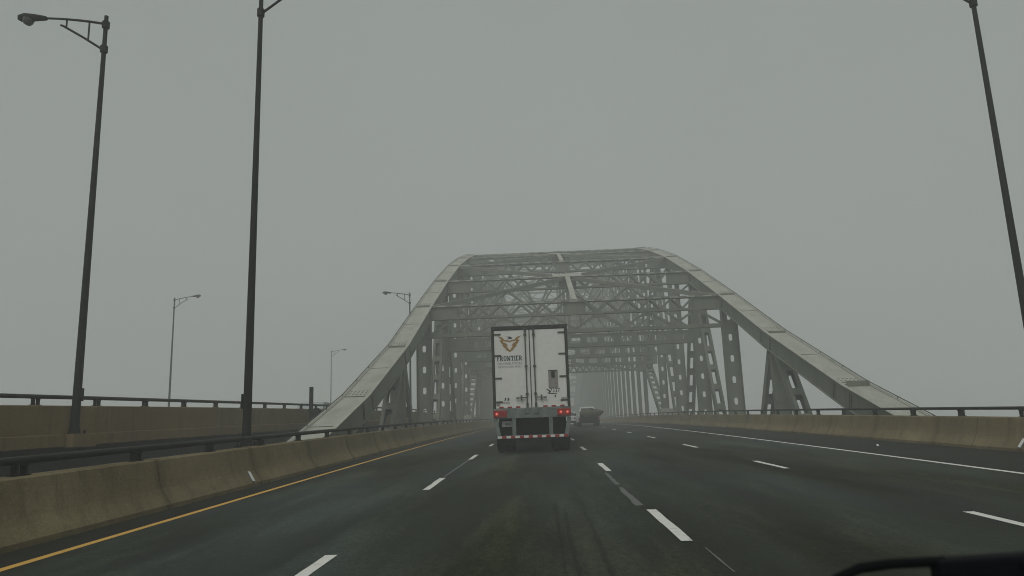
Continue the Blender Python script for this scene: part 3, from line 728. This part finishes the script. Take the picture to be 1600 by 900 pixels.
def serif_word(word, x0, x1, z0, h):
    g = MB(); n = len(word); 
    wdt = {'F': .85, 'R': 1.0, 'O': 1.15, 'N': 1.1, 'T': 1.0, 'I': .5, 'E': .9}
    tot = sum(wdt[c] for c in word); u = (x1 - x0) / tot; x = x0; y = 0.009; t = h * 0.18; th = h * 0.13; lay = [0.0]
    def rect(ax, az, bx, bz):
        g.box(P((ax + bx) / 2, y + lay[0], (az + bz) / 2), (abs(bx - ax), 0.005, abs(bz - az))); lay[0] = (lay[0] + 0.0003) % 0.0036
    def slant(ax, az, bx, bz, w): g.bar(P(ax, y + lay[0], az), P(bx, y + lay[0], bz), 0.005, w, up=(1, 0, 0) if abs(bz - az) > abs(bx - ax) else (0, 0, 1)); lay[0] += 0.0003
    for c in word:
        W = wdt[c] * u; a, b = x + W * 0.1, x + W * 0.88; zt_, zm = z0 + h, z0 + h * 0.5
        if c in 'FREI':
            s0 = a + 0.02 * u if c != 'I' else (a + b) / 2 - t / 2
            rect(s0, z0, s0 + t, zt_); rect(s0 - t * .3, z0 - 0.001, s0 + t * 1.3, z0 + th * .5); rect(s0 - t * .3, zt_ - th * .5, s0 + t * 1.4, zt_ + 0.001)
        if c in 'FE':
            rect(a + t, zt_ - th, b, zt_ + 0.0015); rect(b - th, zt_ - h * .26, b, zt_ - th); rect(a + t, zm - th / 2, b - t * .9, zm + th / 2)
        if c == 'E': rect(a + t, z0 - 0.0015, b, z0 + th); rect(b - th, z0 + th, b, z0 + h * .26)
        if c == 'R':
            rect(a + t, zt_ - th, b - t, zt_ + 0.0015); rect(b - t * 1.1, zm, b - t * .1, zt_ - th); rect(a + t, zm - th / 2, b - t, zm + th / 2); slant(a + (b - a) * .45, zm, b, z0, t)
        if c == 'T':
            mx_ = (a + b) / 2; rect(mx_ - t / 2, z0, mx_ + t / 2, zt_); rect(a, zt_ - th, b, zt_ + 0.0015); rect(a, zt_ - h * .25, a + th, zt_ - th); rect(b - th, zt_ - h * .25, b, zt_ - th); rect(mx_ - t, z0 - 0.001, mx_ + t, z0 + th)
        if c == 'N':
            rect(a, z0, a + th * 1.2, zt_); rect(b - th * 1.2, z0, b, zt_); slant(a, zt_, b - th, z0, t); rect(a - th, zt_ - th, a + t, zt_ + 0.001); rect(b - t, zt_ - th * .9, b + th, zt_ + 0.0012); rect(a - th, z0 - 0.001, a + t * .9, z0 + th)
        if c == 'O':
            cx, cz = (a + b) / 2, (z0 + zt_) / 2; rx, rz = (b - a) / 2, h / 2 * 1.03
            pr_ = [(cos(2 * pi * i / 20), sin(2 * pi * i / 20)) for i in range(20)]
            A = [P(cx + rx * p, y, cz + rz * q_) for p, q_ in pr_]; B = [P(cx + (rx - t) * p, y, cz + (rz - th) * q_) for p, q_ in pr_]
            g.add(A + B, [(i, (i + 1) % 20, 20 + (i + 1) % 20, 20 + i) for i in range(20)])
        x += W
    return g
serif_word('FRONTIER', -1.13, -0.27, 3.11, 0.165).build('lettering', M['ink'], dl)
letters('DISTRIBUTION', 0.11, M['grey_ink'], 'lettering', dl, P(-0.70, 0.012, 3.01), wide=0.82)
letters('SERVICES INC', 0.10, M['grey_ink'], 'lettering', dl, P(-0.70, 0.012, 2.90), wide=0.80)
letters('HYUNDAI', 0.075, M['ink'], 'maker_mark', dl, P(-0.86, 0.012, BOT + 0.235), wide=0.24)
for cx_, sg in ((-0.90, 1), (-0.80, -1)):
    g = MB(); g.prism([(-.02, -.05), (.02, -.05), (.045, .05), (.005, .05)], P(cx_ + 0.0, 0.012, BOT + 0.36), (1, 0, 0), (0, 0, 1), 0.004)
    g.prism([(-.015, -.008), (.04, 0), (.04, .016), (-.015, .012)], P(cx_ + (0.01 if sg > 0 else 0.02), 0.011, BOT + 0.36 + 0.03 * sg), (1, 0, 0), (0, 0, 1), 0.004); g.build('maker_mark', M['ink'], dl)
letters('LOAD', 0.06, M['grey_ink'], 'sticker', dl, P(-1.14, 0.012, BOT + 0.29), wide=0.12) if False else None
g = MB(); g.box(P(-1.13, 0.012, BOT + 0.19), (0.12, 0.006, 0.12)); g.build('sticker', M['pouch'], dl)
letters('7337', 0.19, M['ink'], 'lettering', dr, P(0.80, 0.012, BOT + 0.60), wide=0.34)
g = MB(); g.prism([(-.17, .06), (-.06, .035), (0, -.03), (-.05, -.10), (-.12, -.08), (-.06, -.055), (-.06, -.02), (-.1, .015)], P(0.66, 0.012, BOT + 0.60), (1, 0, 0), (0, 0, 1), 0.004)
g.box(P(0.74, 0.010, BOT + 0.50), (0.26, 0.004, 0.025)); g.build('number_flourish', M['frame'], dr)
g = MB(); g.box(P(0.76, 0.005, BOT + 0.98), (0.32, 0.022, 0.56)); g.build('placard_holder', M['pouch'], dr, bevel=0.008)
g = MB(); g.box(P(0.76, -0.012, BOT + 1.14), (0.07, 0.012, 0.22)); 
for s in (-1, 1): g.box(P(0.76 + s * 0.05, -0.010, BOT + 1.15), (0.02, 0.012, 0.21))
g.box(P(0.76, -0.010, BOT + 1.275), (0.32, 0.014, 0.03)); g.build('placard_clip', M['frame'], dr)
g = MB(); g.box(P(0.81, 0.01, BOT + 0.42), (0.04, 0.02, 0.06)); g.build('placard_latch', M['frame'], dr)
g = MB(); g.box(P(1.10, 0.010, BOT + 0.32), (0.17, 0.008, 0.075)); g.build('sticker', M['pouch'], dr)
g = MB(); g.box(P(1.12, 0.010, BOT + 0.19), (0.17, 0.008, 0.13)); g.build('sticker', M['white_tape'], dr)
# sill, lights, underrun guard
m = MB(); m.box(P(0, 0.05, BOT - 0.125), (2 * W2 - 0.02, 0.16, 0.33)); 
for x in (-0.15, 0.15): m.box(P(x, -0.04, BOT - 0.05), (0.16, 0.03, 0.20))
m.build('rear_sill', M['galv'], tr, bevel=0.012)
for s in (-1, 1):
    m = MB(); m.box(P(s * (W2 - 0.235), -0.045, BOT - 0.125), (0.47, 0.04, 0.235)); lo = m.build('tail_light', M['red_lens'], tr, bevel=0.01)
    for j, xx in enumerate((0.12, 0.34)):
        g = MB(); c = P(s * (W2 - xx), -0.066, BOT - 0.125); g.tube([c, (c[0], c[1] - 0.012, c[2])], 0.058, 16)
        lit = not (s < 0 and j == 1)
        lp = g.build('lamp', M['red_glow'] if lit else M['red_tape'], lo)
        if lit:
            g = MB(); g.tube([(c[0], c[1] - 0.012, c[2]), (c[0], c[1] - 0.017, c[2])], 0.027, 12); g.build('lamp_core', M['hot_glow'], lp)
m = MB(); m.box(P(0, 0.0, 0.545), (2 * W2 - 0.22, 0.10, 0.10))
for x in (-0.62, 0.62): m.box(P(x, 0.02, 0.94), (0.13, 0.09, 0.70))
for s in (-1, 1): m.bar(P(s * (W2 - 0.06), 0.05, BOT - 0.30), P(s * (W2 - 0.17), 0.02, 0.60), 0.13, 0.05, up=(0, 1, 0))
bp = m.build('underrun_guard', M['galv'], tr, bevel=0.008)
for i in range(16):
    t = MB(); x = -W2 + 0.20 + 0.148 * i + 0.0; t.box(P(x, -0.055, 0.545), (0.146, 0.008, 0.075)); t.build('reflector', M['red_tape'] if i % 2 == 1 else M['white_tape'], bp)
m = MB(); m.box(P(-0.87, 0.16, 0.98), (0.34, 0.012, 0.19)); pl = m.build('number_plate', M['plate'], tr)
letters('TRD 90', 0.10, M['frame'], 'lettering', pl, P(-0.87, 0.15, 0.98), wide=0.22) if False else None
g = MB()
for i, (a, hh) in enumerate(((-.06, .06), (-.02, .075), (.02, .06), (.07, .07), (.11, .07))): g.box(P(-0.87 + a, 0.152, 0.975), (0.022, 0.004, hh))
g.build('plate_marks', M['rod'], pl)
m = MB()
for s in (-1, 1): m.box(P(s * 0.5, 6.8, BOT - 0.42), (0.09, 13.2, 0.30))
for i in range(22): m.box(P(0, 0.7 + i * 0.62, BOT - 0.2), (2.44, 0.07, 0.12))
m.box(P(0, 0.52, 0.96), (2.3, 0.03, 0.74))  # black plate added to close off light, for the deep shade below the sill
m.build('chassis', M['black'], tr)
for s in (-1, 1): MB().box(P(s * 0.93, 0.40, 0.60), (0.62, 0.02, 0.72)).build('mud_flap', M['rubber'], tr)
RW = 0.50
for yy in (1.35, 2.65):
    for x in (-1.12, -0.80, 0.80, 1.12): wheel(TX + x, TY + yy, TZ + RW, RW, 0.27, tr)
    MB().tube([P(-1.2, yy, RW), P(1.2, yy, RW)], 0.07, 10).build('axle', M['black'], tr)
for s in (-1, 1): MB().box(P(s * 0.75, 11.0, 0.75), (0.14, 0.14, 1.3)).build('landing_leg', M['frame'], tr)
# tractor ahead of the trailer
m = MB(); m.box(P(0, 15.4, 0.85), (0.9, 7.0, 0.28)); m.build('tractor_frame', M['black'], tr)
m = MB(); m.prism([(15.0, 1.0), (19.9, 1.0), (20.1, 1.5), (19.9, 2.05), (18.6, 2.35), (18.1, 3.1), (17.4, 3.55), (16.2, 3.95), (15.1, 3.95)], P(-1.2, 0, 0), (0, 1, 0), (0, 0, 1), 2.4)
cab = m.build('cab', M['white'], tr, bevel=0.08)
for s in (-1, 1):
    MB().prism([(16.9, 2.3), (18.0, 2.3), (17.85, 3.0), (17.0, 3.15)], P(1.203 if s > 0 else -1.215, 0, 0), (0, 1, 0), (0, 0, 1), 0.012).build('window', M['glass'], cab)
    MB().box(P(s * 1.45, 18.1, 2.6), (0.12, 0.12, 0.75)).build('mirror', M['black'], cab)
for yy in (13.4, 14.7):
    for x in (-1.10, -0.79, 0.79, 1.10): wheel(TX + x, TY + yy, TZ + RW, RW, 0.27, tr)
for x in (-1.05, 1.05): wheel(TX + x, TY + 19.0, TZ + RW, RW, 0.28, tr)
tr.rotation_euler = (math.atan(0.03 - 2 * 8.6e-5 * 32), 0, 0)

# ------------------------------------------------------------------ pickup, load, car, van
def car_body(prof, x, half, par, name, mat, tuck=0.16, belt=0.9, y0=0, z0=0):
    """side outline swept across the width; the part above the belt line leans in"""
    m = MB(); n = len(prof); vs = []
    xs = [(-half, 0.0), (-half + 0.06, 0.04), (half - 0.06, 0.04), (half, 0.0)]
    for xx, ex in xs:
        for y, z in prof:
            k = max(0.0, z - belt); sgn = -1 if xx < 0 else 1
            vs.append((x + xx - sgn * k * tuck * 2, y0 + y, z0 + z + (ex if z > 0.6 else 0)))
    fs = []
    for i in range(3):
        for k in range(n): fs.append((i * n + k, i * n + (k + 1) % n, (i + 1) * n + (k + 1) % n, (i + 1) * n + k))
    fs += [tuple(range(n))[::-1], tuple(range(3 * n, 4 * n))]
    m.add(vs, fs); return m.build(name, mat, par, bevel=0.035)
PY = 70.0; PX_ = 4.45; PZ = road(PY)
pk = empty('pickup_truck', (PX_, PY, PZ)); tag(pk, 'white pickup truck carrying a bulging covered load ahead on the right', 'pickup truck')
car_body([(0, 0.55), (0, 1.0), (2.0, 1.02), (2.05, 1.12), (2.3, 1.78), (2.7, 1.86), (3.9, 1.82), (4.6, 1.16), (5.7, 1.05), (5.85, 0.8), (5.85, 0.45), (0.2, 0.45)], PX_, 0.98, pk, 'body', M['white2'], y0=PY, z0=PZ)
MB().box((PX_, PY - 0.02, PZ + 0.80), (1.72, 0.05, 0.50)).build('tailgate', M['black'], pk, bevel=0.02)
MB().box((PX_, PY - 0.12, PZ + 0.50), (1.9, 0.22, 0.17)).build('bumper', M['black'], pk, bevel=0.03)
MB().add([(PX_ - .68, PY + 2.13, PZ + 1.22), (PX_ + .68, PY + 2.13, PZ + 1.22), (PX_ + .58, PY + 2.31, PZ + 1.74), (PX_ - .58, PY + 2.31, PZ + 1.74), (PX_ - .68, PY + 2.03, PZ + 1.22), (PX_ + .68, PY + 2.03, PZ + 1.22), (PX_ + .58, PY + 2.21, PZ + 1.74), (PX_ - .58, PY + 2.21, PZ + 1.74)],
         [(0, 1, 2, 3), (7, 6, 5, 4), (0, 4, 5, 1), (1, 5, 6, 2), (2, 6, 7, 3), (3, 7, 4, 0)]).build('rear_window', M['glass'], pk)
for s in (-1, 1):
    MB().box((PX_ + s * 1.14, PY + 3.7, PZ + 1.22), (0.24, 0.10, 0.22)).build('mirror', M['black'], pk, bevel=0.02)
    MB().box((PX_ + s * 0.90, PY - 0.035, PZ + 0.72), (0.13, 0.06, 0.26)).build('tail_light', M['red_lens'], pk)
    for yy in (1.2, 4.7): wheel(PX_ + s * 0.84, PY + yy, PZ + 0.39, 0.39, 0.27, pk)
    MB().box((PX_ + s * 0.84, PY + 0.62, PZ + 0.40), (0.30, 0.02, 0.40)).build('mud_flap', M['rubber'], pk)
MB().box((PX_, PY + 2.6, PZ + 0.42), (1.2, 5.0, 0.16)).build('chassis', M['black'], pk)
# load: a lumpy wrapped heap that overhangs the bed
m = MB(); rings = [(0.80, 0.86, 1.15), (0.90, 0.98, 1.3), (1.06, 1.16, 1.45), (1.12, 1.30, 1.45), (1.00, 1.42, 1.35), (0.70, 1.52, 1.0), (0.35, 1.57, 0.55), (0.02, 1.58, 0.03)]; N = 40; vs = []
for i, (rx, z, ry) in enumerate(rings):
    for k in range(N):
        a = 2 * pi * k / N; j = 1 + 0.05 * sin(5 * a + i) + 0.035 * sin(11 * a + 2.1 * i) + random.uniform(-.012, .012)
        e = 2.6; r_ = 1 / (abs(cos(a)) ** e + abs(sin(a)) ** e) ** (1 / e)
        vs.append((PX_ + 0.20 + rx * cos(a) * r_ * j + (0.10 if 1.2 < z < 1.6 else 0), PY + 0.60 + ry * sin(a) * r_ * j * 0.75, PZ + z + 0.02 + 0.03 * sin(3 * a + i)))
m.add(vs, [(i * N + k, i * N + (k + 1) % N, (i + 1) * N + (k + 1) % N, (i + 1) * N + k) for i in range(len(rings) - 1) for k in range(N)] , 0, True)
m.add(vs[:N], [tuple(range(N))[::-1]])
ld = m.build('covered_load', M['tarp']); tag(ld, 'brown grey tarpaulin covered load bulging out of the pickup bed', 'cargo')
CY = 78.0; CX_ = 2.85; CZ = road(CY)
cr = empty('car', (CX_, CY, CZ)); tag(cr, 'white car mostly hidden by the trailer, just left of the pickup', 'car')
car_body([(0, 0.5), (0.02, 0.95), (0.35, 1.02), (1.0, 1.40), (1.5, 1.47), (2.4, 1.44), (3.2, 1.0), (4.3, 0.86), (4.5, 0.6), (4.45, 0.35), (0.15, 0.32)], CX_, 0.90, cr, 'body', M['white2'], y0=CY, z0=CZ)
MB().add([(CX_ - .64, CY + .36, CZ + 1.07), (CX_ + .64, CY + .36, CZ + 1.07), (CX_ + .55, CY + .95, CZ + 1.42), (CX_ - .55, CY + .95, CZ + 1.42), (CX_ - .64, CY + .5, CZ + 1.0), (CX_ + .64, CY + .5, CZ + 1.0), (CX_ + .55, CY + 1.05, CZ + 1.36), (CX_ - .55, CY + 1.05, CZ + 1.36)],
         [(0, 1, 2, 3), (7, 6, 5, 4), (0, 4, 5, 1), (1, 5, 6, 2), (2, 6, 7, 3), (3, 7, 4, 0)]).build('rear_window', M['glass'], cr)
MB().box((CX_, CY - 0.04, CZ + 0.42), (1.7, 0.16, 0.24)).build('bumper', M['black'], cr, bevel=0.03)
for s in (-1, 1):
    MB().box((CX_ + s * 0.72, CY - 0.01, CZ + 0.80), (0.30, 0.06, 0.14)).build('tail_light', M['red_tape'], cr)
    MB().box((CX_ + s * 1.0, CY + 2.6, CZ + 1.02), (0.2, 0.1, 0.14)).build('mirror', M['black'], cr)
    for yy in (0.85, 3.6): wheel(CX_ + s * 0.78, CY + yy, CZ + 0.32, 0.32, 0.21, cr)
VY = 50.0; VX = -15.6; VZ = road(VY) + OZ
VZ -= 0.0; vn = empty('van', (VX, VY, VZ)); tag(vn, 'pale van on the opposite road, only its roof above the high wall', 'van')
car_body([(0, 0.4), (0, 1.1), (0.3, 1.48), (0.7, 1.58), (3.4, 1.56), (4.2, 1.2), (5.0, 1.0), (5.1, 0.4)], VX, 0.98, vn, 'body', M['silver'], y0=VY, z0=VZ, tuck=0.1)
for s in (-1, 1):
    MB().prism([(0.4, 1.15), (3.5, 1.15), (3.1, 1.4), (0.55, 1.4)], (VX + (0.95 if s > 0 else -0.97), VY, VZ), (0, 1, 0), (0, 0, 1), 0.012).build('window', M['glass'], vn)
    for yy in (0.9, 4.0): wheel(VX + s * 0.86, VY + yy, VZ + 0.34, 0.34, 0.22, vn)
m = MB(); z0 = road(22.75) + 0.004; m.add([(9.87, 22.72, z0), (9.94, 22.73, z0 + 0.015), (9.93, 22.80, z0 + 0.055), (9.88, 22.79, z0 + 0.04), (9.90, 22.76, z0)], [(0, 1, 2, 3), (0, 4, 1), (1, 4, 2), (2, 4, 3), (3, 4, 0)])
tag(m.build('paper_scrap', M['litter']), 'small white scrap of litter lying on the right shoulder', 'litter')

# ------------------------------------------------------------------ the wiper of the car we ride in
wp = empty('windscreen_wiper', (0.62, 0.95, 1.12)); tag(wp, 'black windscreen wiper at the bottom right corner, close to the camera', 'wiper')
m = MB(); pts = [(0.325, 0.955, 1.205), (0.345, 0.952, 1.224), (0.375, 0.95, 1.236), (0.41, 0.95, 1.2395), (0.455, 0.95, 1.2405), (0.475, 0.95, 1.241)]
m.tube(pts, [0.005, 0.0055, 0.006, 0.006, 0.006, 0.006], 8); m.build('wiper_blade', M['rubber'], wp)
m = MB(); m.prism([(0.462, 1.200), (0.462, 1.2440), (0.50, 1.2452), (0.545, 1.2468), (0.60, 1.2485), (0.70, 1.2495), (0.80, 1.244), (0.80, 1.19)], (0, 0.965, 0), (1, 0, 0), (0, 0, 1), 0.03)
am = m.build('wiper_arm', M['black'], wp, bevel=0.004)
m = MB(); m.tube([(0.558, 0.925, 1.2375), (0.558, 0.97, 1.2375)], 0.006, 12); m.build('pivot', M['rubber'], am)
m = MB(); m.prism([(0.98, 1.10), (1.05, 1.12), (1.6, 1.02), (2.2, 0.86), (2.2, 0.8), (0.98, 0.95)], (-1.0, 0, -0.05), (0, 1, 0), (0, 0, 1), 1.9); m.build('cowl_panel', M['black'], wp, bevel=0.02)

# ------------------------------------------------------------------ fog
m = MB(); m.box((-20, 300, 9.2), (860, 860, 54.4))
hz = m.build('haze', []); tag(hz, kind='stuff')
hm = bpy.data.materials.new('haze_air'); hm.use_nodes = True; t = hm.node_tree; t.nodes.clear()
o = t.nodes.new('ShaderNodeOutputMaterial'); v = t.nodes.new('ShaderNodeVolumePrincipled')
v.inputs['Color'].default_value = (*HAZE_COLOR, 1); v.inputs['Density'].default_value = HAZE_DENSITY; v.inputs['Anisotropy'].default_value = 0.0
t.links.new(v.outputs['Volume'], o.inputs['Volume']); hz.data.materials.append(hm)
